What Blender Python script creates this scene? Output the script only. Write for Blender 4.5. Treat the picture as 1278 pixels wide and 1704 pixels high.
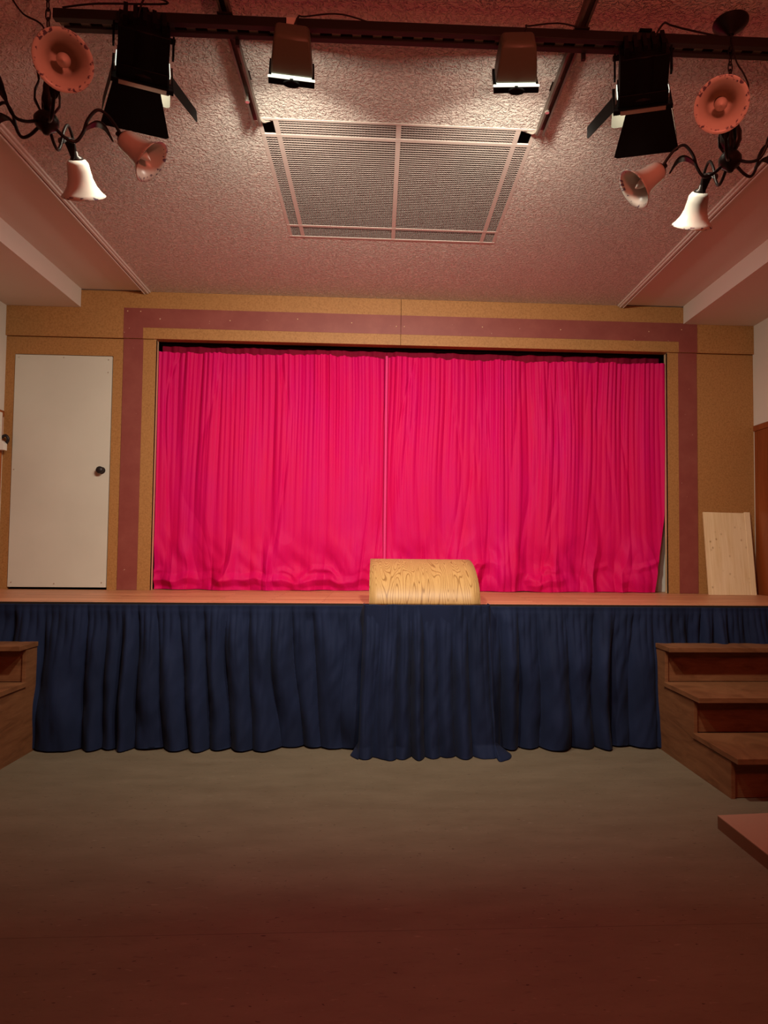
import bpy, math, random
from mathutils import Vector, Matrix, noise
for o in list(bpy.data.objects): bpy.data.objects.remove(o)
SC = bpy.context.scene; COL = SC.collection
PI = math.pi

# ------------------------------------------------------------------ camera
cam_d = bpy.data.cameras.new('camera'); cam = bpy.data.objects.new('camera', cam_d); COL.objects.link(cam)
CH = 1.30
pitch, yaw, roll = .0442, .0542, .0098
cp, sp, cw, sw, cr, sr = math.cos(pitch), math.sin(pitch), math.cos(yaw), math.sin(yaw), math.cos(roll), math.sin(roll)
F = Vector((sw*cp, cw*cp, sp)); R0 = Vector((cw, -sw, 0)); U0 = R0.cross(F)
Rv = R0*cr + U0*sr; Uv = U0*cr - R0*sr
cam.matrix_world = Matrix(((Rv.x, Uv.x, -F.x, 0), (Rv.y, Uv.y, -F.y, 0), (Rv.z, Uv.z, -F.z, CH), (0, 0, 0, 1)))
cam_d.sensor_fit = 'VERTICAL'; cam_d.sensor_height = 36; cam_d.sensor_width = 27
cam_d.lens = 1149.3/1704*36
cam_d.shift_x = -52.3/1704; cam_d.shift_y = 12.7/1704
cam_d.clip_start = .05
SC.camera = cam
# ------------------------------------------------------------------ exposure, world, room lights
SC.view_settings.view_transform = 'Standard'; SC.view_settings.look = 'None'
SC.view_settings.exposure = 0.0; SC.view_settings.gamma = 1.0
W = bpy.data.worlds.new('world'); SC.world = W; W.use_nodes = True
W.node_tree.nodes['Background'].inputs[0].default_value = (.02, .012, .01, 1)
W.node_tree.nodes['Background'].inputs[1].default_value = .2

WHITE = (1.0, .90, .74)
P_FLOOD_L, P_FLOOD_R, P_BARN_L, P_BARN_R = 40, 37, 9, 6
P_SPILL_L, P_SPILL_R = 4.5, 5
P_RED = 64
SPREAD = math.radians(124)
def area(name, loc, direction, size, power, color, spread=PI, size_y=None, shape='DISK'):
    l = bpy.data.lights.new(name, 'AREA'); l.energy = power; l.color = color; l.size = size; l.spread = spread
    l.shape = shape
    if size_y: l.shape = 'RECTANGLE'; l.size_y = size_y
    o = bpy.data.objects.new(name, l); COL.objects.link(o)
    o.location = loc; o.rotation_euler = Vector(direction).to_track_quat('-Z', 'Y').to_euler()
    return o
# red stage lamp under the ceiling of the hall, overhead and out of the frame
def point(name, loc, power, color, rad=.06):
    l = bpy.data.lights.new(name, 'POINT'); l.energy = power; l.color = color; l.shadow_soft_size = rad
    o = bpy.data.objects.new(name, l); COL.objects.link(o); o.location = loc; return o
point('red_lamp_light', (.55, .5, 2.62), P_RED, (1.0, .185, .115), .08)
area('red_lamp_beam', (.55, .5, 3.05), (0, .25, -1), .2, 3, (1.0, .2, .12))

# ------------------------------------------------------------------ room numbers
YW, YF, ZS = 6.0, 4.66, .939
XL, XR = -3.183, 3.368
ZSOF, ZC, ZC2 = 3.352, 3.504, 3.512
XBL, XBR, XML, XMR = -2.564, 2.717, -2.021, 2.156
XR1, XR2, XO, XO2, XR3, XR4 = -2.202, -2.036, -1.928, 2.574, 2.674, 2.844
ZR1, ZR2, ZO = 3.359, 3.190, 3.095
XD1, XD2, ZD = -3.101, -2.294, 2.935
ZWR, XSEAM = 2.44, .18
YBACK = -4.0

# ------------------------------------------------------------------ materials
def mat(name, col, rough=.6, metal=0, spec=.3, sheen=0, emit=None, estr=0, trans=0, sss=0):
    m = bpy.data.materials.new(name); m.use_nodes = True
    b = m.node_tree.nodes['Principled BSDF']
    b.inputs['Base Color'].default_value = (*col, 1); b.inputs['Roughness'].default_value = rough
    b.inputs['Metallic'].default_value = metal; b.inputs['Specular IOR Level'].default_value = spec
    if sheen: b.inputs['Sheen Weight'].default_value = sheen
    if trans: b.inputs['Transmission Weight'].default_value = trans
    if emit: b.inputs['Emission Color'].default_value = (*emit, 1); b.inputs['Emission Strength'].default_value = estr
    return m
class NT:
    def __init__(s, m):
        s.m = m; s.t = m.node_tree; s.b = s.t.nodes['Principled BSDF']; s.tc = s.t.nodes.new('ShaderNodeTexCoord')
    def n(s, typ, **kw):
        nd = s.t.nodes.new(typ)
        for k, v in kw.items():
            if k in nd.inputs.keys(): nd.inputs[k].default_value = v
            else: setattr(nd, k, v)
        return nd
    def l(s, a, b): s.t.links.new(a, b)
    def coords(s, scale=(1, 1, 1), rot=(0, 0, 0), src='Object'):
        mp = s.n('ShaderNodeMapping'); mp.inputs['Scale'].default_value = scale; mp.inputs['Rotation'].default_value = rot
        s.l(s.tc.outputs[src], mp.inputs[0]); return mp.outputs[0]
    def noise(s, co, scale, detail=4, rough=.55, dist=0):
        t = s.n('ShaderNodeTexNoise', Scale=scale, Detail=detail, Roughness=rough, Distortion=dist); s.l(co, t.inputs['Vector']); return t.outputs['Fac']
    def ramp(s, fac, stops, interp='LINEAR'):
        r = s.n('ShaderNodeValToRGB'); r.color_ramp.interpolation = interp
        e = r.color_ramp.elements
        while len(e) < len(stops): e.new(.5)
        for i, (p, c) in enumerate(stops):
            e[i].position = p; e[i].color = (*c, 1) if len(c) == 3 else c
        s.l(fac, r.inputs[0]); return r.outputs[0]
    def mix(s, fac, a, b, mode='MIX'):
        x = s.n('ShaderNodeMix', data_type='RGBA', blend_type=mode)
        for v, i in ((fac, 0), (a, 6), (b, 7)):
            if isinstance(v, (int, float)): x.inputs[i].default_value = v
            elif isinstance(v, tuple): x.inputs[i].default_value = (*v, 1)
            else: s.l(v, x.inputs[i])
        return x.outputs[2]
    def col(s, c): s.l(c, s.b.inputs['Base Color'])
    def bump(s, h, strength=.3, dist=.01):
        b = s.n('ShaderNodeBump', Strength=strength, Distance=dist); s.l(h, b.inputs['Height']); s.l(b.outputs[0], s.b.inputs['Normal'])
def g(v): return (v, v, v)

M = {}
m = M['plaster'] = mat('white_plaster', (.66, .63, .55), .8, spec=.2)
t = NT(m); t.bump(t.noise(t.coords(), 90, 3), .12, .004)
m = M['smooth_ceiling'] = mat('painted_ceiling', (.66, .60, .53), .75, spec=.2)
t = NT(m); t.bump(t.noise(t.coords(), 60, 3), .06, .004)
# stucco: short worm-like strokes
m = M['stucco'] = mat('stucco_ceiling', (.72, .65, .58), .7, spec=.3)
t = NT(m); co = t.coords()
wn = t.n('ShaderNodeTexNoise', Scale=30, Detail=2); t.l(co, wn.inputs['Vector'])
ad = t.n('ShaderNodeVectorMath', operation='MULTIPLY_ADD'); t.l(wn.outputs['Color'], ad.inputs[0]); ad.inputs[1].default_value = (.05, .05, .05); t.l(co, ad.inputs[2])
v = t.n('ShaderNodeTexNoise', Scale=62, Detail=2.2, Roughness=.6); t.l(ad.outputs[0], v.inputs['Vector'])
h = t.ramp(v.outputs['Fac'], [(.38, g(0)), (.48, g(.75)), (.62, g(1))])
t.bump(h, .9, .013)
# hardboard
m = M['hardboard'] = mat('hardboard', (.4, .2, .08), .55, spec=.35)
t = NT(m); co = t.coords()
n1 = t.noise(co, 70, 5, .7); n2 = t.noise(co, 2.2, 3)
c = t.ramp(n1, [(.30, (.24, .10, .026)), (.52, (.36, .165, .050)), (.75, (.43, .21, .072))])
c = t.mix(t.ramp(n2, [(.35, g(0)), (.75, g(.35))]), c, (.30, .15, .05)); t.col(c); t.bump(n1, .08, .003)
# painted band
m = M['redpaint'] = mat('oxblood_paint', (.23, .05, .04), .5, spec=.4)
t = NT(m); co = t.coords((1, 1, 1)); n1 = t.noise(co, 5, 6, .65); n2 = t.noise(t.coords((6, 1, 40)), 3, 4)
c = t.mix(t.ramp(n1, [(.4, g(0)), (.75, g(.7))]), (.205, .043, .034), (.27, .075, .055))
sc_ = t.noise(co, 32, 2); c = t.mix(t.ramp(sc_, [(.74, g(0)), (.78, g(.8))]), c, (.62, .45, .33)); t.col(c)
m = M['paleedge'] = mat('pale_wood_edge', (.62, .42, .24), .55)
m = M['doorwhite'] = mat('off_white_panel', (.62, .575, .47), .45, spec=.3)
t = NT(m); co = t.coords(); n1 = t.noise(co, 1.6, 5)
c = t.mix(t.ramp(n1, [(.35, g(0)), (.7, g(1))]), (.53, .50, .42), (.58, .55, .465))
t.col(c); t.bump(t.noise(co, 120, 2), .05, .002)
M['dark'] = mat('dark_void', (.012, .008, .007), .9)
M['blackmetal'] = mat('black_enamel', (.0025, .0025, .0025), .55, spec=.12)
M['blackplastic'] = mat('black_plastic', (.015, .012, .012), .4)
M['silver'] = mat('bare_aluminium', (.72, .70, .62), .28, metal=.9)
M['doorinner'] = mat('satin_grey_metal', (.13, .125, .10), .45, metal=.3)
M['olive'] = mat('olive_grey_enamel', (.11, .105, .07), .45, spec=.4)
m = M['strut'] = mat('galvanised_strut', (.13, .10, .08), .45, metal=.6)
M['strutdark'] = mat('dark_steel', (.03, .024, .02), .5, metal=.4)
M['lampglow'] = mat('lit_lamp_glass', (.9, .9, .8), .2, emit=(1, .93, .78), estr=3.0)
M['glowline'] = mat('lit_glass_and_glint', (.9, .95, .85), .2, emit=(.92, 1, .82), estr=1.3)  # flood glass, also the glints painted on the spotlight bodies
M['white'] = mat('white_plastic', (.72, .70, .62), .4)
M['vent'] = mat('vent_white_metal', (.62, .55, .49), .45)
M['grille'] = mat('grey_eggcrate_plastic', (.34, .28, .25), .5)
M['cablegrey'] = mat('grey_cable', (.42, .38, .32), .5)
M['cableblack'] = mat('black_cable', (.015, .01, .01), .6)
m = M['iron'] = mat('wrought_iron', (.03, .026, .024), .4, metal=.7)
M['brass'] = mat('brass_tip', (.7, .36, .1), .35, metal=.8)
M['bulb'] = mat('frosted_bulb', (.75, .70, .62), .25)
# glass shade, rim decorated with small flowers
m = M['shade'] = mat('opal_glass', (.66, .63, .55), .3, spec=.4)
t = NT(m)
sx = t.n('ShaderNodeSeparateXYZ'); t.l(t.tc.outputs['Object'], sx.inputs[0])
zr = t.n('ShaderNodeMapRange'); t.l(sx.outputs['Z'], zr.inputs[0])
zr.inputs[1].default_value = -.134; zr.inputs[2].default_value = -.147
rim = t.ramp(zr.outputs[0], [(0, g(0)), (.2, g(1)), (.8, g(1)), (1, g(.3))])
fl = t.ramp(t.noise(t.coords(), 58, 1.5), [(.54, g(0)), (.58, g(1))])
fm = t.n('ShaderNodeMath', operation='MULTIPLY'); t.l(rim, fm.inputs[0]); t.l(fl, fm.inputs[1])
t.col(t.mix(fm.outputs[0], (.66, .63, .55), (.13, .10, .14)))
# curtain
def fabric(name, c1, c2, sheen, rough=.75, sc=3, bumps=.1):
    m = mat(name, c1, rough, spec=.12, sheen=sheen); t = NT(m); co = t.coords((1, 1, .3))
    n = t.noise(co, sc, 5, .6); t.col(t.mix(t.ramp(n, [(.35, g(0)), (.7, g(1))]), c1, c2))
    t.bump(t.noise(t.coords((1, 1, .5)), 45, 4, .6), bumps, .006); return m
M['curtain'] = fabric('crimson_satin', (.56, .0015, .078), (.53, .0008, .112), .0, .62, 4, .10)
M['heading'] = fabric('crimson_heading_shade', (.20, .002, .02), (.16, .001, .02), .0, .8)  # curtain crimson darkened to carry the shade at its top
M['hem'] = fabric('pink_lit_hem', (.70, .05, .20), (.66, .03, .2), .0, .6)  # paler than the curtain to carry its lit edge
M['navy'] = fabric('navy_cotton', (.010, .0165, .047), (.007, .012, .033), .02, .8, 5, .2)
# stage parquet (strips run along X)
m = M['parquet'] = mat('stage_parquet', (.6, .26, .12), .42, spec=.4)
t = NT(m); co = t.coords()
bt = t.n('ShaderNodeTexBrick', Scale=1.0); t.l(co, bt.inputs['Vector'])
for k, vv in (('Brick Width', .75), ('Row Height', .065), ('Mortar Size', .0016), ('Bias', 0.0)): bt.inputs[k].default_value = vv
bt.inputs['Color1'].default_value = (.66, .31, .155, 1); bt.inputs['Color2'].default_value = (.44, .175, .08, 1); bt.inputs['Mortar'].default_value = (.1, .04, .02, 1)
n = t.noise(t.coords((1.5, 22, 10)), 3, 4)
t.col(t.mix(t.ramp(n, [(.3, g(0)), (.8, g(.6))]), bt.outputs['Color'], (.30, .11, .05)))
# hall floor: mottled lino
m = M['lino'] = mat('mottled_linoleum', (.24, .195, .14), .5, spec=.3)
t = NT(m); co = t.coords()
n1 = t.noise(t.coords((.8, 2.2, 1)), 3, 6, .65); n2 = t.noise(t.coords((9, 42, 1)), 1.6, 4, .6)
c = t.mix(t.ramp(n1, [(.3, g(0)), (.75, g(1))]), (.135, .105, .068), (.18, .143, .096))
c = t.mix(t.ramp(n2, [(.60, g(0)), (.72, g(.42))]), c, (.05, .032, .02))
n3 = t.noise(t.coords((12, 55, 1)), 1.3, 3, .6); c = t.mix(t.ramp(n3, [(.66, g(0)), (.72, g(.5))]), c, (.30, .26, .20))
n4 = t.noise(t.coords((26, 60, 1)), 1.3, 1); c = t.mix(t.ramp(n4, [(.735, g(0)), (.75, g(.85))]), c, (.03, .015, .01))
sx = t.n('ShaderNodeSeparateXYZ'); t.l(co, sx.inputs[0])
a_ = t.n('ShaderNodeMath', operation='SUBTRACT'); t.l(sx.outputs['Y'], a_.inputs[0]); a_.inputs[1].default_value = 2.42
b_ = t.n('ShaderNodeMath', operation='ABSOLUTE'); t.l(a_.outputs[0], b_.inputs[0])
c_ = t.n('ShaderNodeMath', operation='LESS_THAN'); t.l(b_.outputs[0], c_.inputs[0]); c_.inputs[1].default_value = .0018
d_ = t.n('ShaderNodeMath', operation='MULTIPLY'); t.l(c_.outputs[0], d_.inputs[0]); d_.inputs[1].default_value = .55
t.col(t.mix(d_.outputs[0], c, (.05, .03, .02))); t.bump(n1, .05, .004)
def wood(name, a, b, scale, axis_scale, rough=.5, knots=None, ring=.0, dist=3):
    m = mat(name, a, rough, spec=.3); t = NT(m)
    co = t.coords(axis_scale); wv = t.n('ShaderNodeTexWave', Scale=scale, Distortion=dist, Detail=4); wv.inputs['Detail Scale'].default_value = 1.2
    t.l(co, wv.inputs['Vector']); n = t.noise(co, scale*3, 5, .6)
    f = t.mix(.5, wv.outputs['Color'], n)
    c = t.ramp(f, [(.25, a), (.8, b)])
    if knots:
        k = t.n('ShaderNodeTexVoronoi', Scale=knots); t.l(t.coords((1, 1, .75)), k.inputs['Vector'])
        c = t.mix(t.ramp(k.outputs['Distance'], [(.03, g(.9)), (.11, g(0))]), c, (.22, .10, .035))
    t.col(c); t.bump(f, .06, .003); return m
m = M['stepwood'] = mat('weathered_plywood', (.25, .11, .05), .55, spec=.3)
t = NT(m); n1 = t.noise(t.coords((1, .5, 3)), 4, 6, .65, 1.2); n2 = t.noise(t.coords((2, 3, 30)), 2.5, 4)
c = t.ramp(n1, [(.3, (.11, .042, .016)), (.5, (.19, .078, .032)), (.75, (.24, .105, .045))])
c = t.mix(t.ramp(n2, [(.4, g(0)), (.8, g(.5))]), c, (.12, .045, .018)); t.col(c); t.bump(n2, .08, .003)
M['wainscot'] = wood('orange_pine_wainscot', (.22, .05, .012), (.42, .125, .03), 3.0, (1.5, 1.5, .25), .35)
m = M['pine'] = mat('pale_knotty_pine', (.74, .56, .33), .45, spec=.3)
t = NT(m); n1 = t.noise(t.coords((26, 3, 1.2)), 2.2, 4, .55, .6); n2 = t.noise(t.coords((9, 3, 2)), 1.3, 2)
c = t.ramp(n1, [(.3, (.66, .47, .25)), (.7, (.78, .60, .36))])
c = t.mix(t.ramp(n2, [(.4, g(0)), (.7, g(.5))]), c, (.80, .62, .40))
k = t.n('ShaderNodeTexVoronoi', Scale=17); k.inputs['Randomness'].default_value = 1; t.l(t.coords((1, .2, .8)), k.inputs['Vector'])
c = t.mix(t.ramp(k.outputs['Distance'], [(.05, g(.85)), (.12, g(.25)), (.22, g(0))]), c, (.24, .12, .045)); t.col(c)
# oak laminate: cathedral grain
m = M['oak'] = mat('oak_laminate', (.55, .32, .13), .5, spec=.4)
t = NT(m); co = t.coords((6.5, .8, .8))
nz_ = t.n('ShaderNodeTexNoise', Scale=1.3, Detail=1.5, Distortion=.35); t.l(co, nz_.inputs['Vector'])
mu = t.n('ShaderNodeMath', operation='MULTIPLY'); t.l(nz_.outputs['Fac'], mu.inputs[0]); mu.inputs[1].default_value = 230
sn = t.n('ShaderNodeMath', operation='SINE'); t.l(mu.outputs[0], sn.inputs[0])
fine = t.noise(t.coords((60, 2.5, 3)), 3, 4, .7)
c = t.ramp(sn.outputs[0], [(.0, (.46, .275, .105)), (.6, (.44, .255, .095)), (1.0, (.22, .11, .032))])
c = t.mix(t.ramp(fine, [(.42, g(0)), (.7, g(.6))]), c, (.30, .155, .05)); t.col(c)
M['podium'] = mat('smooth_podium_board', (.36, .20, .14), .5)
M['podiumedge'] = mat('podium_edge', (.16, .07, .035), .6)

# ------------------------------------------------------------------ mesh builder
class MB:
    def __init__(s): s.v = []; s.f = []; s.mi = []; s.cur = 0
    def add(s, vs, fs):
        k = len(s.v); s.v += [tuple(p) for p in vs]; s.f += [tuple(i+k for i in f) for f in fs]; s.mi += [s.cur]*len(fs); return s
    def box(s, x0, x1, y0, y1, z0, z1, mtx=None):
        vs = [Vector((x, y, z)) for z in (z0, z1) for y in (y0, y1) for x in (x0, x1)]
        if mtx: vs = [mtx @ p for p in vs]
        return s.add(vs, [(0, 2, 3, 1), (4, 5, 7, 6), (0, 1, 5, 4), (2, 6, 7, 3), (0, 4, 6, 2), (1, 3, 7, 5)])
    def prism(s, pts, a, b, fn):
        # extrude 2D outline from a to b; fn(u, v, w) -> point
        n = len(pts)
        vs = [fn(u, v, a) for u, v in pts] + [fn(u, v, b) for u, v in pts]
        fs = [tuple(range(n))[::-1], tuple(range(n, 2*n))] + [(i, (i+1) % n, n+(i+1) % n, n+i) for i in range(n)]
        return s.add(vs, fs)
    def lathe(s, prof, seg=32, mtx=None, cap=False):
        vs = []; fs = []
        for r, z in prof:
            for i in range(seg):
                a = 2*PI*i/seg; p = Vector((r*math.cos(a), r*math.sin(a), z)); vs.append(mtx @ p if mtx else p)
        for j in range(len(prof)-1):
            for i in range(seg):
                fs.append((j*seg+i, j*seg+(i+1) % seg, (j+1)*seg+(i+1) % seg, (j+1)*seg+i))
        if cap:
            fs.append(tuple(range(seg))[::-1]); fs.append(tuple((len(prof)-1)*seg+i for i in range(seg)))
        return s.add(vs, fs)
    def tube(s, pts, r, seg=8, closed=False):
        pts = [Vector(p) for p in pts]; n = len(pts); vs = []; fs = []
        rr = r if isinstance(r, (list, tuple)) else [r]*n
        prev = None
        for i, p in enumerate(pts):
            if closed: d = pts[(i+1) % n]-pts[i-1]
            else: d = pts[min(i+1, n-1)]-pts[max(i-1, 0)]
            d = d.normalized() if d.length > 1e-9 else Vector((0, 0, 1))
            if prev is None: a = d.orthogonal().normalized()
            else:
                a = prev - d*prev.dot(d); a = a.normalized() if a.length > 1e-6 else d.orthogonal().normalized()
            prev = a; b = d.cross(a)
            for k in range(seg):
                t_ = 2*PI*k/seg; vs.append(p+(a*math.cos(t_)+b*math.sin(t_))*rr[i])
        for i in range(n if closed else n-1):
            j = (i+1) % n
            for k in range(seg): fs.append((i*seg+k, i*seg+(k+1) % seg, j*seg+(k+1) % seg, j*seg+k))
        if not closed: fs += [tuple(range(seg))[::-1], tuple((n-1)*seg+k for k in range(seg))]
        return s.add(vs, fs)
    def grid(s, nu, nv, fn):
        vs = [fn(i/(nu-1), j/(nv-1)) for j in range(nv) for i in range(nu)]
        fs = [(j*nu+i, j*nu+i+1, (j+1)*nu+i+1, (j+1)*nu+i) for j in range(nv-1) for i in range(nu-1)]
        return s.add(vs, fs)
def spline(pts, n=8):
    P = [Vector(p) for p in pts]; out = []
    for i in range(len(P)-1):
        a, b, c, d = P[max(i-1, 0)], P[i], P[i+1], P[min(i+2, len(P)-1)]
        for k in range(n):
            t_ = k/n
            out.append(.5*((2*b)+(c-a)*t_+(2*a-5*b+4*c-d)*t_**2+(3*b-a-3*c+d)*t_**3))
    out.append(P[-1]); return out
def build(mb, name, material, parent=None, smooth=False, bevel=0, loc=None, solid=0, solid_off=0):
    me = bpy.data.meshes.new(name); me.from_pydata(mb.v, [], mb.f)
    mats = material if isinstance(material, list) else [material]
    for mm in mats: me.materials.append(M[mm] if isinstance(mm, str) else mm)
    if len(mats) > 1: me.polygons.foreach_set('material_index', mb.mi)
    if smooth:
        me.polygons.foreach_set('use_smooth', [True]*len(me.polygons))
    me.update()
    import bmesh as _b
    bm = _b.new(); bm.from_mesh(me); _b.ops.recalc_face_normals(bm, faces=bm.faces); bm.to_mesh(me); bm.free()
    o = bpy.data.objects.new(name, me); COL.objects.link(o)
    if parent: o.parent = parent
    if loc: o.location = loc
    if solid: md = o.modifiers.new('thickness', 'SOLIDIFY'); md.thickness = solid; md.offset = solid_off
    if bevel: md = o.modifiers.new('bevel', 'BEVEL'); md.width = bevel; md.segments = 2; md.limit_method = 'ANGLE'
    if smooth == 'auto':
        try: me.set_sharp_from_angle(angle=math.radians(38))
        except Exception: pass
    return o
def thing(name, label, cat, loc=(0, 0, 0), group=None, rotz=0):
    o = bpy.data.objects.new(name, None); COL.objects.link(o); o.location = loc; o.rotation_euler = (0, 0, rotz)
    o.empty_display_size = .05
    return tag(o, label, cat, group)
def tag(o, label, cat, group=None):
    o['label'] = label; o['category'] = cat
    if group: o['group'] = group
    return o
def struct(o): o['kind'] = 'structure'; return o
def sm(a, b, x): t_ = max(0, min(1, (x-a)/(b-a))); return t_*t_*(3-2*t_)

# ------------------------------------------------------------------ setting: floor, walls, ceiling
struct(build(MB().box(XL-.2, XR+.2, YBACK-.2, YF+.5, -.1, 0), 'floor', 'lino'))
for side, x0, x1 in (('left', XL-.15, XL), ('right', XR, XR+.15)):
    w = struct(build(MB().box(x0, x1, YBACK-.15, 7.2, 0, 3.7), 'wall_'+side, 'plaster'))
    s_ = 1 if side == 'left' else -1; xf = XL if side == 'left' else XR
    mb = MB(); y = YBACK
    while y < YW-.03:
        y1 = min(y+.16, YW-.03)
        mb.box(min(xf, xf+s_*.014), max(xf, xf+s_*.014), y+.003, y1-.003, .0, ZWR-.045); y = y1
    mb.box(min(xf, xf+s_*.008), max(xf, xf+s_*.008), YBACK, YW-.03, .0, ZWR-.05)
    build(mb, 'wainscot', 'wainscot', w)
    build(MB().box(min(xf, xf+s_*.022), max(xf, xf+s_*.022), YBACK, YW-.03, ZWR-.05, ZWR), 'wainscot_cap', 'wainscot', w)
struct(build(MB().box(XL, XR, YBACK-.15, YBACK, 0, 3.7), 'wall_back', 'plaster'))
struct(build(MB().box(XL, XR, 7.0, 7.15, 0, 3.7), 'wall_stage_rear', 'plaster'))
# ceiling: stucco field with a hole for the vent, smooth side strips, soffits
VX0, VX1, VY0, VY1 = -.641, .804, 3.483, 4.824
mb = MB()
for a in ((XML, VX0, YBACK, 7.0), (VX1, XMR, YBACK, 7.0), (VX0, VX1, YBACK, VY0), (VX0, VX1, VY1, 7.0)):
    mb.box(a[0], a[1], a[2], a[3], ZC, ZC+.05)
struct(build(mb, 'ceiling', 'stucco'))
struct(build(MB().box(XL, XML, YBACK, 7.0, ZC2, ZC2+.05), 'ceiling_left', 'smooth_ceiling'))
struct(build(MB().box(XMR, XR, YBACK, 7.0, ZC2, ZC2+.05), 'ceiling_right', 'smooth_ceiling'))
struct(build(MB().box(XL, XBL, YBACK, YW-.021, ZSOF, ZC2), 'ceiling_soffit_left', 'smooth_ceiling'))
struct(build(MB().box(XBR, XR, YBACK, YW-.021, ZSOF, ZC2), 'ceiling_soffit_right', 'smooth_ceiling'))
for k, (x, s_) in enumerate(((XML, 1), (XMR, -1))):
    mb = MB()
    for a, b, zz in ((-.040, -.024, .012), (-.024, -.006, .022), (-.006, .004, .010), (.004, .016, .026)):
        mb.box(min(x-s_*a, x-s_*b), max(x-s_*a, x-s_*b), YBACK, YW-.022, ZC-zz, ZC+.004)
    struct(build(mb, 'trim_%d' % (k+1), 'vent', bevel=.003))

# ------------------------------------------------------------------ proscenium wall
pw = struct(bpy.data.objects.new('wall_front', None)); COL.objects.link(pw)
def pbox(name, x0, x1, y0, y1, z0, z1, m_, bevel=.0015): return build(MB().box(x0, x1, y0, y1, z0, z1), name, m_, pw, bevel=bevel)
YH = YW-.018        # header boards stand proud of the lower panels
pbox('hardboard_panel', XL, XSEAM-.0015, YH, YH+.03, ZO, ZC+.0, 'hardboard')
pbox('hardboard_panel', XSEAM+.0015, XR, YH, YH+.03, ZO, ZC+.0, 'hardboard')
pbox('hardboard_panel', XR1, XO, YW-.002, YW+.03, ZS, ZO-.002, 'hardboard')
pbox('hardboard_panel', XO2, XR4, YW-.002, YW+.03, ZS, ZO-.002, 'hardboard')
pbox('hardboard_panel', XR4+.002, XR, YW+.002, YW+.03, ZS, ZO-.004, 'hardboard')
mb = MB()
for a in ((XL, XD1-.006, ZS, ZO-.004), (XD2+.006, XR1-.004, ZS, ZO-.004), (XD1-.006, XD2+.006, ZD+.006, ZO-.004)):
    mb.box(a[0], a[1], YW+.002, YW+.03, a[2], a[3])
build(mb, 'hardboard_panel', 'hardboard', pw)
# painted band: top left, top right, two legs
def band(x0, x1, y, z0, z1): return build(MB().box(x0, x1, y-.0025, y+.001, z0, z1), 'painted_band', 'redpaint', pw)
band(XR1, XSEAM-.0018, YH, ZR2, ZR1); band(XSEAM+.0018, XR4, YH, ZR2, ZR1)
band(XR1, XR2, YH, ZO+.001, ZR2); band(XR3, XR4, YH, ZO+.001, ZR2)
band(XR1, XR2, YW-.002, ZS+.002, ZO-.002); band(XR3, XR4, YW-.002, ZS+.002, ZO-.002)
# reveal boards around the opening
pbox('reveal_board', XO-.022, XO, YW+.0, YW+.07, ZS, ZO, 'paleedge')
pbox('reveal_board', XO2, XO2+.022, YW+.0, YW+.07, ZS, ZO, 'paleedge')
pbox('reveal_board', XO, XO2, YH+.03, YW+.07, ZO, ZO+.02, 'hardboard')
build(MB().box(2.25, 2.9, YW+.24, YW+.26, ZS+.001, 2.5), 'wing_panel', 'plaster', pw)
build(MB().box(XL, XR1-.02, YW+.2, YW+.22, ZS, ZC), 'backing_board', 'dark', pw)
mb = MB()
for x, z in ((-2.17, 3.33), (-2.06, 3.33), (-1.3, 3.27), (-.72, 3.30), (.14, 3.26), (.21, 3.26), (.9, 3.275), (1.6, 3.27), (2.4, 3.275), (2.7, 3.30), (-.25, 3.28)):
    mb.lathe([(.0001, -.001), (.005, 0), (.004, .002), (.0001, .003)], 10, Matrix.Translation((x, YH-.003, z)) @ Matrix.Rotation(PI/2, 4, 'X'))
build(mb, 'screw_heads', 'paleedge', pw)['kind'] = 'stuff'

# door
d = struct(build(MB().box(XD1, XD2, YW-.006, YW+.022, ZS+.02, ZD), 'door_1', 'doorwhite', bevel=.002))
mb = MB(); rotx = Matrix.Rotation(PI/2, 4, 'X')
mb.lathe([(.0001, 0), (.030, 0), (.030, .006), (.012, .010), (.011, .028), (.024, .034), (.031, .046), (.028, .058), (.016, .064), (.0001, .066)], 28, Matrix.Translation((-2.353, YW-.006, 1.952)) @ rotx)
build(mb, 'door_knob', 'blackplastic', d, smooth=True)
for x, z in ((XD1+.03, ZD-.025), (-2.70, ZD-.02), (XD2-.03, ZD-.03), (XD2-.03, ZD-.14), (XD1+.02, 1.95), (XD1+.03, ZS+.06), (-2.72, ZS+.05), (XD2-.035, ZS+.06)):
    build(MB().lathe([(.0001, 0), (.006, 0), (.005, .002), (.0001, .003)], 10, Matrix.Translation((x, YW-.006, z)) @ rotx), 'screw', 'silver', d)

# ------------------------------------------------------------------ stage
st = thing('stage_platform', 'raised wooden stage with orange-brown strip parquet across the hall end', 'stage', (0, YF, 0))
def rel(o, root): return o
mb = MB().box(XL+.024, XR-.024, .012, 2.33, ZS-.03, ZS-.0002); build(mb, 'stage_floor', 'parquet', st)
build(MB().box(XL+.024, XR-.024, -.004, .012, ZS-.032, ZS-.0005), 'edge_strip', 'strutdark', st)
build(MB().box(XL+.024, XR-.024, .10, .13, .001, ZS-.03), 'front_board', 'strutdark', st)

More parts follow.
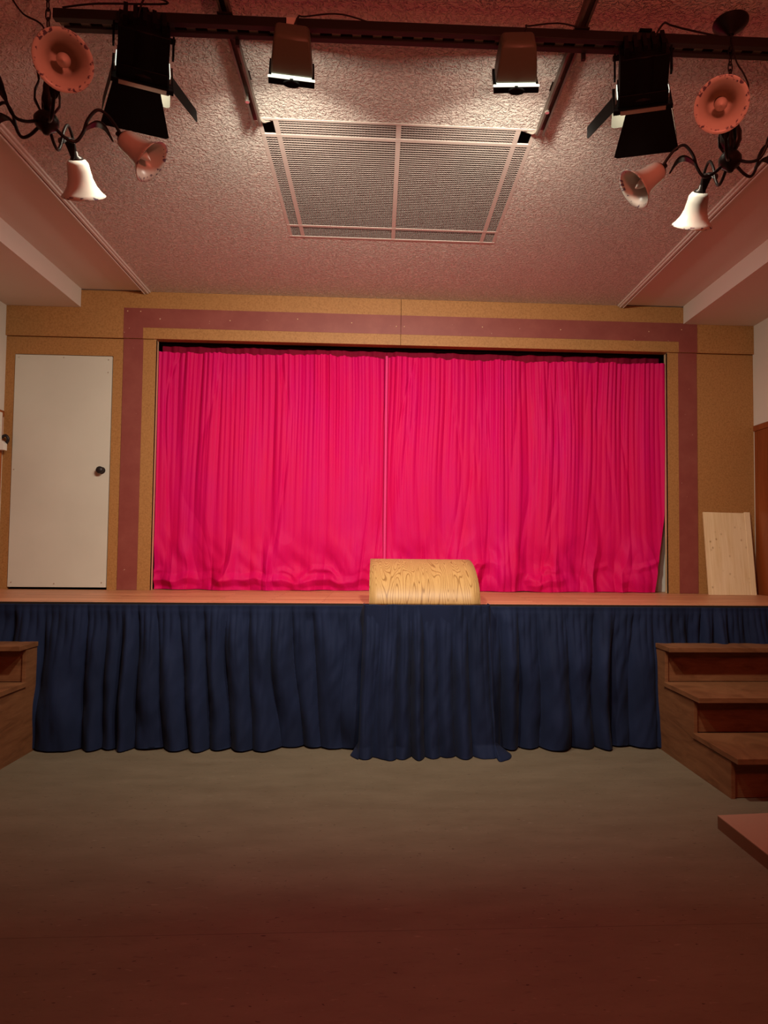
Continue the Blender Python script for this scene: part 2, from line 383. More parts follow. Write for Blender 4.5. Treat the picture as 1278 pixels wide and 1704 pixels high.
# ------------------------------------------------------------------ curtains
def nz(x, y, s): return noise.noise(Vector((x, y, s)))
def make_curtain(x0, x1t, x1b, seed, edge_side, label):
    ZT = 3.005
    def f(u, v):
        z = ZS+.004 + (ZT-ZS)*(1-v)          # v=0 top
        drop = 1-v; hgt = z-ZS
        x1 = x1b+(x1t-x1b)*sm(0, .75, hgt)
        x = x0+(x1-x0)*u
        X = x+.03*nz(x*1.5, z*.8, seed+9)
        tp = sm(.3, 2.0, hgt)                       # 1 at the gathered top, 0 near the boards
        y = .06*nz(X*3.2, z*.20, seed)
        y += .034*nz(X*8.0, z*.30, seed+1)*(.6+.4*tp)
        P = X/.085+1.8*nz(X*1.8, z*.30, seed+2)
        y -= (.030*max(0, .35+nz(math.floor(P)*2.3, z*.4, seed+14)))*abs(math.sin(PI*P))**.8*(.45+.55*tp)
        y -= .012*abs(math.sin(PI*(X/.045+1.6*nz(X*2.5, z*.3, seed+12))))*(.08+.92*tp)
        y += .010*nz(X*30, z*.35, seed+3)*tp
        # pressed creases
        cr_ = max(0, 1-abs(nz(X*5+1.7*nz(x*2, z*.5, 4), z*.45, seed+5))*9)
        y += .010*cr_
        # bunched, kicked-out foot of the cloth
        w = sm(.62, .03, hgt)
        fan = x+.25*hgt*nz(x*2.4, .3, seed+15)
        a = nz(fan*4.2, hgt*1.6, seed+6); b = nz(fan*10+hgt*4, hgt*6, seed+7)
        y += w*(.11*a+.035*b) - w*.02
        y -= .05*w*max(0, 1-abs(nz(fan*3.6, hgt*1.2, seed+16))*5)
        hb_ = .10+.07*nz(x*2.6, 0, seed+8)+.03*nz(x*9, 1, seed+8)
        fold = max(0, 1-abs(hgt-hb_)*17)
        y -= .040*fold*sm(-.15, .2, nz(x*2.3, 3, seed))
        fold = max(0, 1-abs(hgt-hb_*1.9-.03*nz(x*12, 2, seed))*24)
        y -= .022*fold*sm(.0, .3, nz(x*3.1, 5, seed))
        y = min(y, .075)
        zz = z
        if v < .04: zz = z+.012*nz(x*14, 0, seed+11)*(1-v/.04)+.006*nz(x*40, 0, seed)*(1-v/.04)
        if v > .97: zz = z+ (v-.97)/.03*(.004+.006*nz(x*5, 0, seed+4))
        return (x, YW+.09+y*.9, max(zz, ZS+.0015))
    mb = MB().grid(620, 230, f)
    zmin = min(p[2] for p in mb.v); mb.v = [(p[0], p[1], p[2]-(zmin-ZS-.001) if p[2] < ZS+.02 else p[2]) for p in mb.v]
    o = build(mb, 'stage_curtain', 'curtain', smooth=True)
    tag(o, label, 'curtain')
    # heading band behind the gathers, shade under the header put into its colour
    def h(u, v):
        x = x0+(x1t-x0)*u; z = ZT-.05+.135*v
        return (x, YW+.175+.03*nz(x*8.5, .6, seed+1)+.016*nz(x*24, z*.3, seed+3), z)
    hb = build(MB().grid(400, 6, h), 'shaded_heading', 'heading', o, smooth=True)
    hb['label'] = 'gathered heading with the shade under the header put into its dark red'
    return o
make_curtain(XO+.003, .061, .061, 3.3, 1, 'left half of the crimson stage curtain, ending at the centre join')
make_curtain(.063, XO2-.004, 2.475, 17.9, 1, 'right half of the crimson stage curtain, its edge leaving a pale gap')
# leading edge where both halves meet: narrow turned hem, lit edge put into the pink
mb = MB()
def hem(u, v):
    z = ZS+.005+(2.065)*(1-v); return (.060+.022*(u-.5)+.004*nz(0, z*1.2, 5), YW+.035-.010*math.sin(u*PI)+.012*nz(1, z*.8, 5), z)
lh = build(MB().grid(8, 90, hem), 'leading_hem', 'hem', bpy.data.objects['stage_curtain'], smooth=True)
rail = build(MB().box(XO-.1, XO2+.1, YW+.16, YW+.185, ZO+.0, ZO+.03), 'curtain_track', 'strutdark')
tag(rail, 'dark curtain track above the crimson curtains behind the header', 'curtain track')

# ------------------------------------------------------------------ navy skirts
def make_skirt(x0, x1, seed, label, nu, name='stage_skirt'):
    def f(u, v):
        x = x0+(x1-x0)*u; z = (ZS-.012)*(1-v)
        X = x+.05*nz(x*1.3, z*.7, seed+9)+.02*nz(x*4, z*2.2, seed+19)
        am = .30+.70*sm(0, .45, v)
        P = X/.150+1.5*nz(X*1.9, z*.45, seed); ip = math.floor(P)
        A = .035+.11*max(0, nz(ip*3.7, z*.5, seed+1)+.35)
        y = -A*am*abs(math.sin(PI*P))**.75+.03
        y += .07*am*nz(X*3.1, z*.35, seed+4)
        P2 = X/.047+1.5*nz(X*3, z*.6, seed+2)
        y -= .010*abs(math.sin(PI*P2))*(1-.9*sm(.04, .5, v))
        y += .035*am*nz(X*3.2+z*2.2, z*2.0-X, seed+8)
        y += .020*nz(X*9+z*2.5, z*2.6, seed+5)+.008*nz(X*22-z*6, z*7, seed+6)
        # gathered tape
        if v < .045: y += .006*math.sin(v/.045*PI)
        lean = .055*v
        zb = max(0, (v-.985)/.015)*(.010*nz(x*6, 0, seed+6)+.010)
        return (x, YF-.032-lean+y*(.25+.75*sm(0, .12, v)), z+zb+.001)
    o = build(MB().grid(nu, 120, f), name, 'navy', smooth=True, solid=.003)
    return tag(o, label, 'stage skirt')
make_skirt(XL+.016, -.03, 41.2, 'navy pleated cloth skirt along the stage front, left of the prompter box', 700)
make_skirt(.70, XR-.016, 57.7, 'navy pleated cloth skirt along the stage front, right of the prompter box', 600)

# ------------------------------------------------------------------ prompter box: bent oak hood, box frame below, cloth in front
BX0, BX1, BY0 = -.052, .680, 4.536
pb = thing('prompter_box', 'curved oak-grain prompter hood standing at the middle of the stage edge', 'prompter box', ((BX0+BX1)/2, BY0, 0))
ox = (BX0+BX1)/2
def hood(u, v):
    a = v*PI/2*1.0
    y = .64*(1-math.cos(a))**.92; z = ZS+.002+.289*math.sin(a)**.95
    return ((BX0+(BX1-BX0)*u)-ox, y, z)
build(MB().grid(12, 40, hood), 'hood', 'oak', pb, smooth=True, solid=.007, solid_off=0)
for x in (BX0+.004, BX1-.012):
    pts = []
    for i in range(21):
        p = hood(0, i/20); pts.append((p[1]+.006, p[2]-.006))
    pts += [(.64, ZS+.004), (.006, ZS+.004)]
    build(MB().prism(pts, x-ox, x+.008-ox, lambda u, v, w: (w, u, v)), 'side_board', 'oak', pb)
mb = MB().box(BX0-ox+.02, BX1-ox-.02, .01, .03, .12, ZS-.002).box(BX0-ox+.02, BX0-ox+.04, .03, .10, .0, ZS-.002).box(BX1-ox-.04, BX1-ox-.02, .03, .10, .0, ZS-.002)
build(mb, 'box_frame', 'strutdark', pb)
build(MB().box(BX0-ox, BX1-ox, .012, .118, ZS-.02, ZS), 'base_board', 'strutdark', pb)
# cloth
def cloth(u, v):
    # u along: left return, front, right return
    x0, x1 = -.085, .745
    z = (ZS+.004)*(1-v)
    e = .11
    def path(u):
        if u < e: return (x0, 4.66-(4.66-4.508)*u/e, 0)
        if u > 1-e: return (x1, 4.508+(4.66-4.508)*(u-1+e)/e, 0)
        return (x0+(x1-x0)*(u-e)/(1-2*e), 4.508, 1)
    px_, py_, fr = path(u)
    # smooth corners
    q = [path(max(0, min(1, u+k*.012))) for k in (-2, -1, 0, 1, 2)]
    px_ = sum(a[0] for a in q)/5; py_ = sum(a[1] for a in q)/5
    X = px_+.03*nz(px_*1.7, z*1.2, 77)
    am = .30+.70*sm(.02, .5, v)
    P = X/.105+1.0*nz(X*2.6, z*.3, 71); ip = math.floor(P)
    d = -(.028+.085*max(0, nz(ip*3.7, z*.5, 72)+.35))*am*abs(math.sin(PI*P))**.75+.028
    d += .035*am*nz(X*4, z*.35, 76)
    d -= .009*abs(math.sin(PI*(X/.043+1.5*nz(X*3, z*.6, 73))))*(1-.75*sm(.1, .75, v))
    d += .018*nz(X*9+z*2.5, z*2.6, 75)+.008*nz(X*22-z*6, z*7, 78)
    flare = (.13+.05*nz(px_*7, 0, 81))*v**1.6
    x = px_ + (px_-.33)*.05*v
    y = min(py_-flare+d, py_+.004+.06*v)
    zz = z+.0015
    # the trailing hem corners on the floor
    if v > .93:
        k = (v-.93)/.07
        y -= .055*k*sm(.0, .45, nz(px_*5, 0, 79)+.12)
        if u > .9: x += .10*k*sm(.9, .99, u); y -= .09*k*sm(.86, .93, u)*sm(1.02, .95, u)
        if u < .1: x -= .05*k*sm(.1, .01, u); y -= .05*k*sm(.14, .06, u)
    # small top wrinkles and frayed ear at the left top corner
    if u < .09 and v < .22: x -= .03*math.sin(v/.22*PI)*sm(.09, 0, u)
    if v < .05: zz += .006*nz(px_*14, 0, 80)
    return (x, y, max(zz, .002))
cl = build(MB().grid(420, 150, cloth), 'draped_cloth', 'navy', smooth=True, solid=.003)
tag(cl, 'dark navy cloth hung over the front of the prompter box, trailing on the floor', 'cloth')

# ------------------------------------------------------------------ stair units
def stairs(x_in, x_wall, label):
    s_ = 1 if x_wall > x_in else -1
    r = thing('step_unit', label, 'steps', (x_in, 4.62, 0))
    yb, Y1, Y2, Y3 = 4.60-4.62, 4.46-4.62, 4.05-4.62, 3.62-4.62
    T = .03; z1, z2, z3 = .69, .457, .235
    L = abs(x_wall-x_in)
    def X(a): return s_*a
    prof = [(yb, 0), (Y3, 0), (Y3, z3-T), (Y2, z3-T), (Y2, z2-T), (Y1, z2-T), (Y1, z1-T), (yb, z1-T)]
    for nm, a, b in (('side_panel', 0.0, .022), ('side_panel', L-.024, L-.002)):
        build(MB().prism(prof, X(a), X(b), lambda u, v, w: (w, u, v)), nm, 'stepwood', r, bevel=.001)
    def bx(nm, a, b, y0, y1, z0, z1_, m_='stepwood'):
        build(MB().box(min(X(a), X(b)), max(X(a), X(b)), y0, y1, z0, z1_), nm, m_, r, bevel=.002)
    no = .088
    bx('tread', -.006, L-.002, Y1-no, yb, z1-T, z1)
    bx('tread', -.010, L-.002, Y2-no, Y1+.0, z2-T, z2)
    bx('tread', -.010, L-.002, Y3-no, Y2+.0, z3-T, z3)
    bx('riser', .022, L-.024, Y1+.012, Y1+.03, z2+.0, z1-T)
    bx('riser', .022, L-.024, Y2+.012, Y2+.03, z3+.0, z2-T)
    bx('riser', .022, L-.024, Y3+.012, Y3+.03, .002, z3-T)
    return r
stairs(1.886, XR-.016, 'wooden three-step unit at the right of the stage front')
stairs(-2.178, XL+.016, 'wooden three-step unit at the left of the stage front')

# low podium board at the right, in front of the steps
pd = thing('podium_board', 'low flat board on the floor at the lower right, before the steps', 'podium', (1.62, 3.24, 0), rotz=.0)
mb = MB().prism([(0, 0), (1.70, .14), (1.70, -2.2), (0, -2.2)], .058, .062, lambda u, v, w: (u, v, w)); build(mb, 'top_sheet', 'podium', pd)
mb = MB().prism([(0, 0), (1.70, .14), (1.70, -2.2), (0, -2.2)], .0, .058, lambda u, v, w: (u, v, w)); build(mb, 'side_frame', 'podiumedge', pd)

# pine board leaning on the right panel
pn = thing('pine_board', 'pale knotty pine board leaning against the hardboard right of the curtain', 'board', (2.875, 5.86, ZS))
lean = math.atan2(.12, .725)
MX = Matrix.Rotation(-lean, 4, 'X')
MXr = Matrix.Rotation(math.radians(.9), 4, 'Y') @ MX
build(MB().box(0, .372, 0, .019, .0, .735, MXr), 'board_face', 'pine', pn, bevel=.001)
build(MB().box(.372, .425, -.003, .017, .0, .744, MXr), 'edge_strip', 'pine', pn, bevel=.004)

# ------------------------------------------------------------------ ceiling vent
vt = thing('ceiling_vent', 'square egg-crate ventilation grille set into the stucco ceiling', 'vent', ((VX0+VX1)/2, (VY0+VY1)/2, ZC))
vx, vy = (VX0+VX1)/2, (VY0+VY1)/2
def L3(x, y): return x-vx, y-vy
xs = [VX0, -.552, .083, .712, VX1]; ys = [VY0, 3.628, 4.655, VY1]
mb = MB(); bw = .013
for x in xs[1:-1]: mb.box(x-bw-vx, x+bw-vx, VY0-vy, VY1-vy, -.0012, .006)
for y in ys[1:-1]: mb.box(VX0-vx, VX1-vx, y-bw-vy, y+bw-vy, -.0018, .0058)
bo = .016
mb.box(VX0-.004-vx, VX0+bo-vx, VY0-vy, VY1-vy, -.0012, .006); mb.box(VX1-bo-vx, VX1+.004-vx, VY0-vy, VY1-vy, -.0012, .006)
mb.box(VX0-.004-vx, VX1+.004-vx, VY0-.004-vy, VY0+bo-.004-vy, -.0024, .0059); mb.box(VX0-.004-vx, VX1+.004-vx, VY1-bo-vy, VY1+.004-vy, -.0024, .0059)
build(mb, 'frame', 'vent', vt)
PX, PY, HS = .0148, .0212, .0080
for i in range(4):
    for j in range(3):
        if j == 0 and i in (0, 3): continue
        a, b = xs[i]+(bo if i == 0 else bw), xs[i+1]-(bo if i == 3 else bw)
        c, e = ys[j]+(bo-.004 if j == 0 else bw), ys[j+1]-(bo if j == 2 else bw)
        mb = MB(); n = max(2, round((e-c)/PY))
        for k in range(n+1):
            y = c+(e-c)*k/n; mb.box(a-vx, b-vx, y-.0011-vy, y+.0011-vy, .0, HS*.8)
        n = max(2, round((b-a)/PX))
        for k in range(n+1):
            x = a+(b-a)*k/n; mb.box(x-.001-vx, x+.001-vx, c-vy, e-vy, .0005, HS*.5)
        build(mb, 'grille_panel', 'grille', vt)
mb = MB(); a, b, c, e = VX0-vx-.002, VX1-vx+.002, VY0-vy-.002, VY1-vy+.002
mb.box(a, b, c, e, .24, .25).box(a-.01, a, c, e, .051, .25).box(b, b+.01, c, e, .051, .25).box(a, b, c-.01, c, .051, .25).box(a, b, e, e+.01, .051, .25)
build(mb, 'plenum_box', 'dark', vt)

# ------------------------------------------------------------------ strut channels and lighting bar
def channel(name, x, y0, y1, z0, label):
    r = thing(name, label, 'rail', (x, (y0+y1)/2, z0))
    h_ = (y1-y0)/2; w = .0205
    mb = MB().box(-w, w, -h_, h_, .032, .035).box(-w, -w+.003, -h_, h_, 0, .032).box(w-.003, w, -h_, h_, 0, .032)
    mb.box(-w+.003, -w+.010, -h_, h_, 0, .003).box(w-.010, w-.003, -h_, h_, 0, .003)
    build(mb, 'channel', 'strut', r)
    for yy in (-h_+.35, h_-.30):
        build(MB().box(-.006, .006, yy-.03, yy+.03, .035, ZC-z0+.0).box(-.02, .02, yy-.03, yy+.03, ZC-z0-.004, ZC-z0), 'hanger', 'strutdark', r)
        build(MB().lathe([(.0001, -.008), (.011, -.008), (.011, 0), (.006, .001), (.006, .034), (.0001, .034)], 6, Matrix.Translation((-.012, yy+.1, 0))), 'bolt', 'silver', r)
    return r
channel('strut_channel', -.638, 1.4, 3.46, 3.445, 'steel channel rail on the ceiling, ending at the left corner of the vent')
channel('strut_channel', .812, 1.4, 3.44, 3.445, 'steel channel rail on the ceiling, ending at the right corner of the vent')
BYc, BZ = 2.768, 3.40
ROTB = math.atan2(2.71-2.745, 1.6+1.31)
lb = thing('lighting_bar', 'long slotted black lighting bar running across under the ceiling', 'lighting bar', (-1.315, BYc, BZ), rotz=ROTB)
LB = 3.35
build(MB().box(0, LB, -.041, -.013, 0, .040), 'rail', 'strutdark', lb, bevel=.002)
build(MB().box(.02, LB, .013, .041, 0, .040), 'rail', 'strutdark', lb, bevel=.002)
mb = MB(); x = .01
while x < LB-.05:
    mb.box(x, x+.036, -.013, .013, .008, .014); x += .084
build(mb, 'slot_webs', 'strut', lb)['kind'] = 'stuff'
for xx in (-.638, .812):
    build(MB().box(xx+1.315-.03, xx+1.315+.03, -.05, .05, .040, .045).box(xx+1.315+.024, xx+1.315+.04, .045, .06, -.02, .043), 'bracket', 'strutdark', lb)
def bar_y(x): return BYc+math.tan(ROTB)*(x+1.315)

# ------------------------------------------------------------------ lamps
def basis(pan, tilt):
    """local -Y = rear, +Y = beam direction, X right, Z up of the lamp"""
    return Matrix.Rotation(pan, 4, 'Z') @ Matrix.Rotation(-tilt, 4, 'X')
def barn_lamp(x, z, pan, tilt, power, label, flip):
    y = bar_y(x)
    r = thing('theatre_spotlight', label, 'spotlight', (x, y, BZ), 'barn-door spotlights on the lighting bar')
    piv = Vector((0, -.012, z-BZ)); B = Matrix.Translation(piv) @ basis(pan, tilt)
    ax = Matrix.Rotation(-PI/2, 4, 'X')   # lathe z -> +Y
    mb = MB().lathe([(.0001, -.105), (.07, -.105), (.092, -.09), (.094, .06), (.10, .065), (.10, .085), (.085, .085), (.08, .05), (.0001, .04)], 32, B @ ax)
    mb.box(-.095, .095, -.09, .045, -.085, .085, B)
    mb.box(-.096, .096, .040, .0855, -.094, -.086, B).box(-.096, .096, .040, .0855, .086, .094, B).box(-.100, -.094, .040, .0855, -.09, .09, B).box(.094, .100, .040, .0855, -.09, .09, B)
    build(mb, 'lamp_body', 'blackmetal', r, smooth='auto', bevel=.004)
    mb = MB()
    for k in range(5): mb.box(-.078+.035*k, -.062+.035*k, -.125, -.09, -.07, .07, B)
    build(mb, 'cooling_fins', 'blackmetal', r)
    # yoke
    mb = MB()
    for s_ in (-1, 1): mb.box(s_*.112-.004, s_*.112+.004, -.015, .015, -.01, .0-piv.z-.02, Matrix.Translation((0, piv.y, piv.z)) @ Matrix.Rotation(pan, 4, 'Z'))
    mb.box(-.116, .116, -.015, .015, -.026, -.020, Matrix.Rotation(pan, 4, 'Z'))
    build(mb, 'yoke', 'blackmetal', r)
    build(MB().box(-.02, .02, -.03, .03, -.022, .052).box(-.025, .025, -.05, .05, .041, .05), 'clamp', 'blackmetal', r)
    # frame (open in the middle)
    fs = .118; mb = MB(); y0, y1 = .085, .103
    mb.box(-fs, fs, y0, y1, -fs, -.09, B).box(-fs, fs, y0, y1, .09, fs, B).box(-fs, -.09, y0, y1, -.09, .09, B).box(.09, fs, y0, y1, -.09, .09, B)
    build(mb, 'door_frame', 'blackmetal', r, bevel=.002)
    mb = MB()
    for s_ in (-1, 1): mb.box(s_*.105-.003, s_*.105+.003, .055, .086, -.05, .03, B)
    mb.box(-.06, .10, .104, .107, -fs+.002, -fs+.010, B)
    mb.box(-.09, .09, .088, .1035, -fs-.0035, -fs-.0005, B); build(mb, 'clip', 'silver', r)
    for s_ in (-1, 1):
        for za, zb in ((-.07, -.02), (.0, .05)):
            build(MB().box(s_*.1015-.0015, s_*.1015+.0015, .046, .060, za, zb, B), 'clip_glint', 'glowline', r)  # bright glints by the clips, put in as glowing strips
    # four doors: outer face black, inner face satin
    def flap(rot, w0, w1, ln, ang, nm='barn_door', off=0):
        H = B @ Matrix.Rotation(rot, 4, 'Y') @ Matrix.Translation((off, y1, -fs+.002)) @ Matrix.Rotation(-ang, 4, 'X')
        pts = [(-w0/2, 0), (w0/2, 0), (w1/2, ln*.96), (w1/2-.012, ln), (-w1/2+.012, ln), (-w1/2, ln*.96)]
        mb = MB()
        mb.prism(pts, -.0012, 0, lambda u, v, w: H @ Vector((u, v, w)))
        mb.cur = 1; mb.prism(pts, 0.0001, .0012, lambda u, v, w: H @ Vector((u, v, w)))
        return build(mb, nm, ['blackmetal', 'doorinner'], r)
    flap(0, .180, .265, .170, math.radians(6), off=-.022*flip)
    flap(PI, .225, .235, .150, math.radians(3))
    flap(PI/2, .15, .125, .15, math.radians(14 if flip > 0 else 46))
    flap(-PI/2, .15, .125, .15, math.radians(46 if flip > 0 else 14))
    build(MB().lathe([(.0001, .050), (.06, .052), (.080, .060)], 28, B @ ax), 'lens', 'lampglow', r, smooth=True)
    # cable
    pts = [(.0, -.09, piv.z+.06), (.04, -.12, piv.z+.13), (.10, -.06, .06), (.18*flip*-1, -.03, .07), (.32*flip*-1, -.02, .055)]
    build(MB().tube(spline(pts, 6), .004, 6), 'cable', 'cableblack', r, smooth=True)
    D = (B.to_3x3() @ Vector((0, 1, 0))); P = r.location + (B @ Vector((0, .075, 0)))
    area('spotlight_lamp_light', P, D, .13, power, WHITE, spread=math.radians(150))
    return r
barn_lamp(-.965, 3.305, math.radians(20), math.radians(36), P_BARN_L, 'black barn-door spotlight at the left end of the lighting bar', 1)
barn_lamp(1.075, 3.285, math.radians(-17), math.radians(36), P_BARN_R, 'black barn-door spotlight towards the right end of the lighting bar', -1)

def flood(x, z, pan, tilt, power, label, tagw):
    y = bar_y(x)
    r = thing('floodlight', label, 'floodlight', (x, y, BZ), 'small floodlights on the lighting bar')
    piv = Vector((0, -.01, z-BZ)); B = Matrix.Translation(piv) @ basis(pan, tilt)
    def ring(w, h, y_): return [B @ Vector((sx_*w, y_, sz*h)) for sx_, sz in ((-1, -1), (1, -1), (1, 1), (-1, 1))]
    secs = [(.055, .045, -.115), (.068, .06, -.105), (.076, .068, -.05), (.085, .074, .028)]
    mb = MB(); vs = []
    for w, h, y_ in secs: vs += ring(w, h, y_)
    fs = [(3, 2, 1, 0)]
    for k in range(len(secs)-1):
        for i in range(4): fs.append((k*4+i, k*4+(i+1) % 4, (k+1)*4+(i+1) % 4, (k+1)*4+i))
    fs.append(tuple(4*(len(secs)-1)+i for i in range(4)))
    mb.add(vs, fs); build(mb, 'housing', 'olive', r, bevel=.010, smooth='auto')
    mb = MB().box(-.094, -.007, .029, .0345, -.087, -.076, B).box(.007, .094, .029, .0345, -.087, -.076, B).box(-.08, .08, .030, .0345, -.076, .070, B)
    build(mb, 'front_glass', 'glowline', r)
    mb = MB().box(-.092, .092, .0345, .058, -.090, -.072, B).box(-.092, .092, .0345, .058, .072, .090, B).box(-.092, -.075, .0345, .058, -.072, .072, B).box(.075, .092, .0345, .058, -.072, .072, B)
    mb.lathe([(.0001, -.02), (.032, -.02), (.036, -.004), (.0001, .0)], 20, B @ Matrix.Translation((0, .046, -.088)) @ Matrix.Scale(1.0, 4, (1, 0, 0)) @ Matrix.Scale(.38, 4, (0, 1, 0)))
    build(mb, 'bezel', 'blackmetal', r, bevel=.003)
    mb = MB().box(-.02, .02, -.03, .03, -.012, .045).box(-.006, .006, -.02, .02, piv.z+.05, -.012)
    build(mb, 'clamp', 'blackmetal', r)
    if tagw: build(MB().box(-.019, .019, -.054, -.042, .000, .030), 'terminal_tag', 'white', r)
    pts = [(0, -.05, piv.z+.075), (.03, -.07, .02), (.05, -.03, .055), (.2, -.02, .08), (.38, .0, .045)]
    build(MB().tube(spline(pts, 6), .0035, 6), 'cable', 'cableblack', r, smooth=True)
    D = (B.to_3x3() @ Vector((0, 1, 0))); P = r.location + (B @ Vector((0, .050, 0)))
    area('floodlight_lamp_light', P, D, .13, power, WHITE, spread=SPREAD, size_y=.11)
    area('floodlight_lamp_spill', P+(B.to_3x3() @ Vector((0, .012, 0))), D, .12, P_SPILL_L if tagw else P_SPILL_R, WHITE, size_y=.10)
flood(-.372, 3.282, math.radians(7), math.radians(33), P_FLOOD_L, 'small black floodlight with a white tag, left of centre on the bar', True)
flood(.545, 3.288, math.radians(-5), math.radians(33), P_FLOOD_R, 'small black floodlight right of centre on the bar, without a tag', False)

# grey cables running from the rails into the vent corners
for (x, s_, lab) in ((-.638, 1, 'two thin grey cables entering the open left corner of the vent'), (.812, -1, 'two thin grey cables entering the open right corner of the vent')):
    mb = MB()
    for k in (0, 1):
        mb.tube(spline([(x+s_*.0, 3.05, ZC-.03), (x+s_*.012, 3.30-.02*k, ZC-.034), (x+s_*.022, 3.46, ZC-.030+.008*k), (x+s_*(.055+.01*k), 3.53, ZC+.02), (x+s_*.09, 3.60, ZC+.09)], 6), .004, 6)
    tag(build(mb, 'grey_cables', 'cablegrey', smooth=True), lab, 'cables')

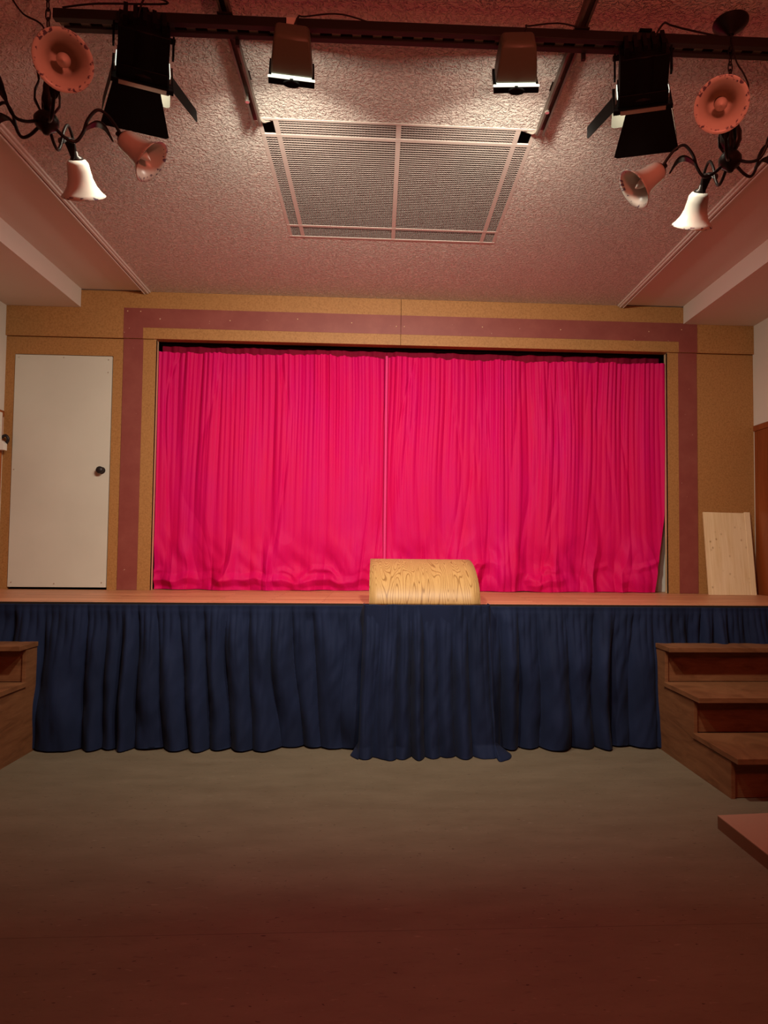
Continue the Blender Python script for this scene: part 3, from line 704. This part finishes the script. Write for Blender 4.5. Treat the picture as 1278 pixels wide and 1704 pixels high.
# ------------------------------------------------------------------ chandeliers
def chandelier(x, y, z, mir, label, canopy=(0, 0)):
    sgn = -1 if mir > 0 else 1
    r = thing('chandelier', label, 'chandelier', (x, y, z), 'wrought-iron chandeliers by the ceiling mouldings')
    # canopy + chain
    top = ZC-z; cx, cy = canopy
    build(MB().lathe([(.0001, -.055), (.012, -.055), (.020, -.045), (.055, -.022), (.070, -.006), (.070, 0), (.0001, 0)], 28, Matrix.Translation((cx, cy, top))), 'canopy', 'iron', r, smooth='auto')
    z0, z1 = .215, top-.05; n = max(3, int((z1-z0)/.034)); mb = MB()
    for k in range(n):
        zc = z0+(z1-z0)*(k+.5)/n; f_ = (k+.5)/n; hh = (z1-z0)/n*.72; pts = []
        for i in range(12):
            a = 2*PI*i/12; u, w = .0085*math.cos(a), hh*math.sin(a)
            pts.append((cx*f_+(u if k % 2 else 0), cy*f_+(0 if k % 2 else u), zc+w))
        mb.tube(pts, .0026, 6, closed=True)
    build(mb, 'chain', 'iron', r, smooth=True)
    lp = [(cx*.9, cy*.9, z1), (.03*sgn, -.0, .42), (.055*sgn, -.01, .36), (.075*sgn, -.01, .30), (.05*sgn, 0, .24), (.012*sgn, 0, .20)] if sgn > 0 else \
         [(cx*.9, cy*.9, z1), (-.02, -.01, .50), (-.10, -.02, .47), (-.13, -.03, .46), (-.09, -.02, .40), (-.02, 0, .36), (-.008, 0, .20)]
    build(MB().tube(spline(lp, 8), .0035, 6), 'cord', 'cableblack', r, smooth=True)
    # hub and column
    build(MB().lathe([(.0001, -.050), (.010, -.048), (.018, -.036), (.034, -.026), (.044, -.008), (.044, .010), (.034, .026), (.016, .034), (.012, .06), (.018, .075), (.011, .09), (.011, .15), (.020, .165), (.012, .185), (.006, .2), (.006, .222), (.0001, .224)], 24), 'hub', 'iron', r, smooth=True)
    mb = MB()
    for k in range(4):
        a = 2*PI*k/4+.5; d = Vector((math.cos(a), math.sin(a), 0)); tq = Vector((-d.y, d.x, 0))
        prof = [(.018, .03, .006), (.040, .07, .016), (.040, .11, .018), (.028, .15, .012), (.034, .185, .006), (.045, .20, .001)]
        for s in range(2):
            pass
        vs = []
        for (rr, zz, ww) in prof:
            for sg in (-1, 0, 1): vs.append(d*(rr+(.004 if sg == 0 else 0))+tq*ww*sg+Vector((0, 0, zz)))
        fs = [(i*3+j, i*3+j+1, i*3+j+4, i*3+j+3) for i in range(len(prof)-1) for j in range(2)]
        mb.add(vs, fs)
    build(mb, 'column_leaves', 'iron', r, smooth=True, solid=.003)
    for deg, rs, dz, e_, azs in ((-57, 1.18, .055, 34, -65), (29, .90, .045, 38, 4), (93, 1.0, .045, 52, 93), (163, 1.0, .04, 50, 163), (235, 1.08, .045, 46, 235)):
        a = math.radians(deg if mir > 0 else 180-deg); az = math.radians(azs if mir > 0 else 180-azs); d = Vector((math.cos(a), math.sin(a), 0)); tq = Vector((-d.y, d.x, 0)); up = Vector((0, 0, 1))
        prof = [(p*rs, q+dz*sm(.10, .20, p)) for p, q in [(.02, -.005), (.07, -.040), (.11, -.045), (.138, -.015), (.155, .03), (.19, .062), (.228, .056), (.262, .026), (.288, -.008)]]
        pts = spline([d*p+up*q for p, q in prof], 6)
        arm = build(MB().tube(pts, .0062, 8), 'arm', 'iron', r, smooth=True)
        lf = spline([d*p*rs+up*(q+dz*.7) for p, q in [(.135, -.03), (.155, .0), (.19, .025), (.225, .018), (.258, -.028)]], 5); mb = MB(); vs = []
        for i, p in enumerate(lf):
            f_ = i/(len(lf)-1); ww = .024*math.sin(PI*min(1, f_*.95+.05))**.8
            for sg in (-1, 0, 1): vs.append(p+tq*ww*sg-(up*.006 if sg else up*0))
        mb.add(vs, [(i*3+j, i*3+j+1, i*3+j+4, i*3+j+3) for i in range(len(lf)-1) for j in range(2)])
        build(mb, 'leaf', 'iron', arm, smooth=True, solid=.003)
        # shade, local -Z is the opening direction
        e = math.radians(e_); axis = Vector((math.cos(az), math.sin(az), 0))*math.cos(e)-up*math.sin(e)
        q = axis.to_track_quat('-Z', 'Y')
        prof = [(.016, 0), (.034, -.004), (.043, -.018), (.046, -.045), (.050, -.075), (.060, -.105), (.076, -.130), (.090, -.144), (.0885, -.1465), (.073, -.133), (.057, -.107), (.047, -.076), (.043, -.045), (.040, -.020), (.030, -.008), (.010, -.006)]
        sh = build(MB().lathe(prof, 40), 'lamp_shade', 'shade', r, smooth=True)
        sh.location = d*.296*rs+up*(-.018+dz); sh.rotation_mode = 'QUATERNION'; sh.rotation_quaternion = q
        build(MB().lathe([(.0001, .030), (.009, .028), (.011, .012), (.024, .006), (.027, -.004), (.020, -.008), (.0001, -.009)], 20), 'shade_cap', 'iron', sh, smooth=True)
        build(MB().lathe([(.0001, -.008), (.013, -.010), (.013, -.050), (.0001, -.052)], 16), 'lamp_holder', 'brass', sh, smooth='auto')
        build(MB().lathe([(.010, -.050), (.015, -.058), (.022, -.075), (.022, -.093), (.013, -.118), (.004, -.134), (.0001, -.138)], 20), 'bulb', 'bulb', sh, smooth=True)
    return r
chandelier(-1.262, 2.600, 2.895, 1, 'wrought-iron chandelier with bell glass shades at the upper left', (0, -.03))
chandelier(1.411, 2.667, 2.895, -1, 'wrought-iron chandelier with bell glass shades at the upper right', (.027, .035))

# ------------------------------------------------------------------ small wall things
cd = thing('cable_duct', 'narrow white cable duct with a small white box on the left wainscot', 'cable duct', (XL+.014, 5.90, 2.15))
build(MB().box(0, .012, 0.0, .035, .03, .27), 'duct', 'white', cd, bevel=.001)
build(MB().prism([(0, 0), (.055, 0), (.055, .055), (.03, .08), (0, .08)], 0, .05, lambda u, v, w: (u, w-.01, v-.05)), 'outlet_box', 'white', cd, bevel=.002)
hk = build(MB().tube(spline([(XL+.014, 5.945, 2.21), (XL+.05, 5.945, 2.23), (XL+.07, 5.95, 2.20), (XL+.05, 5.955, 2.16), (XL+.014, 5.955, 2.12)], 5), .012, 8), 'plug_cord', 'blackplastic', smooth=True)
tag(hk, 'short black cord at the white box on the left wall, beside the door', 'cord')
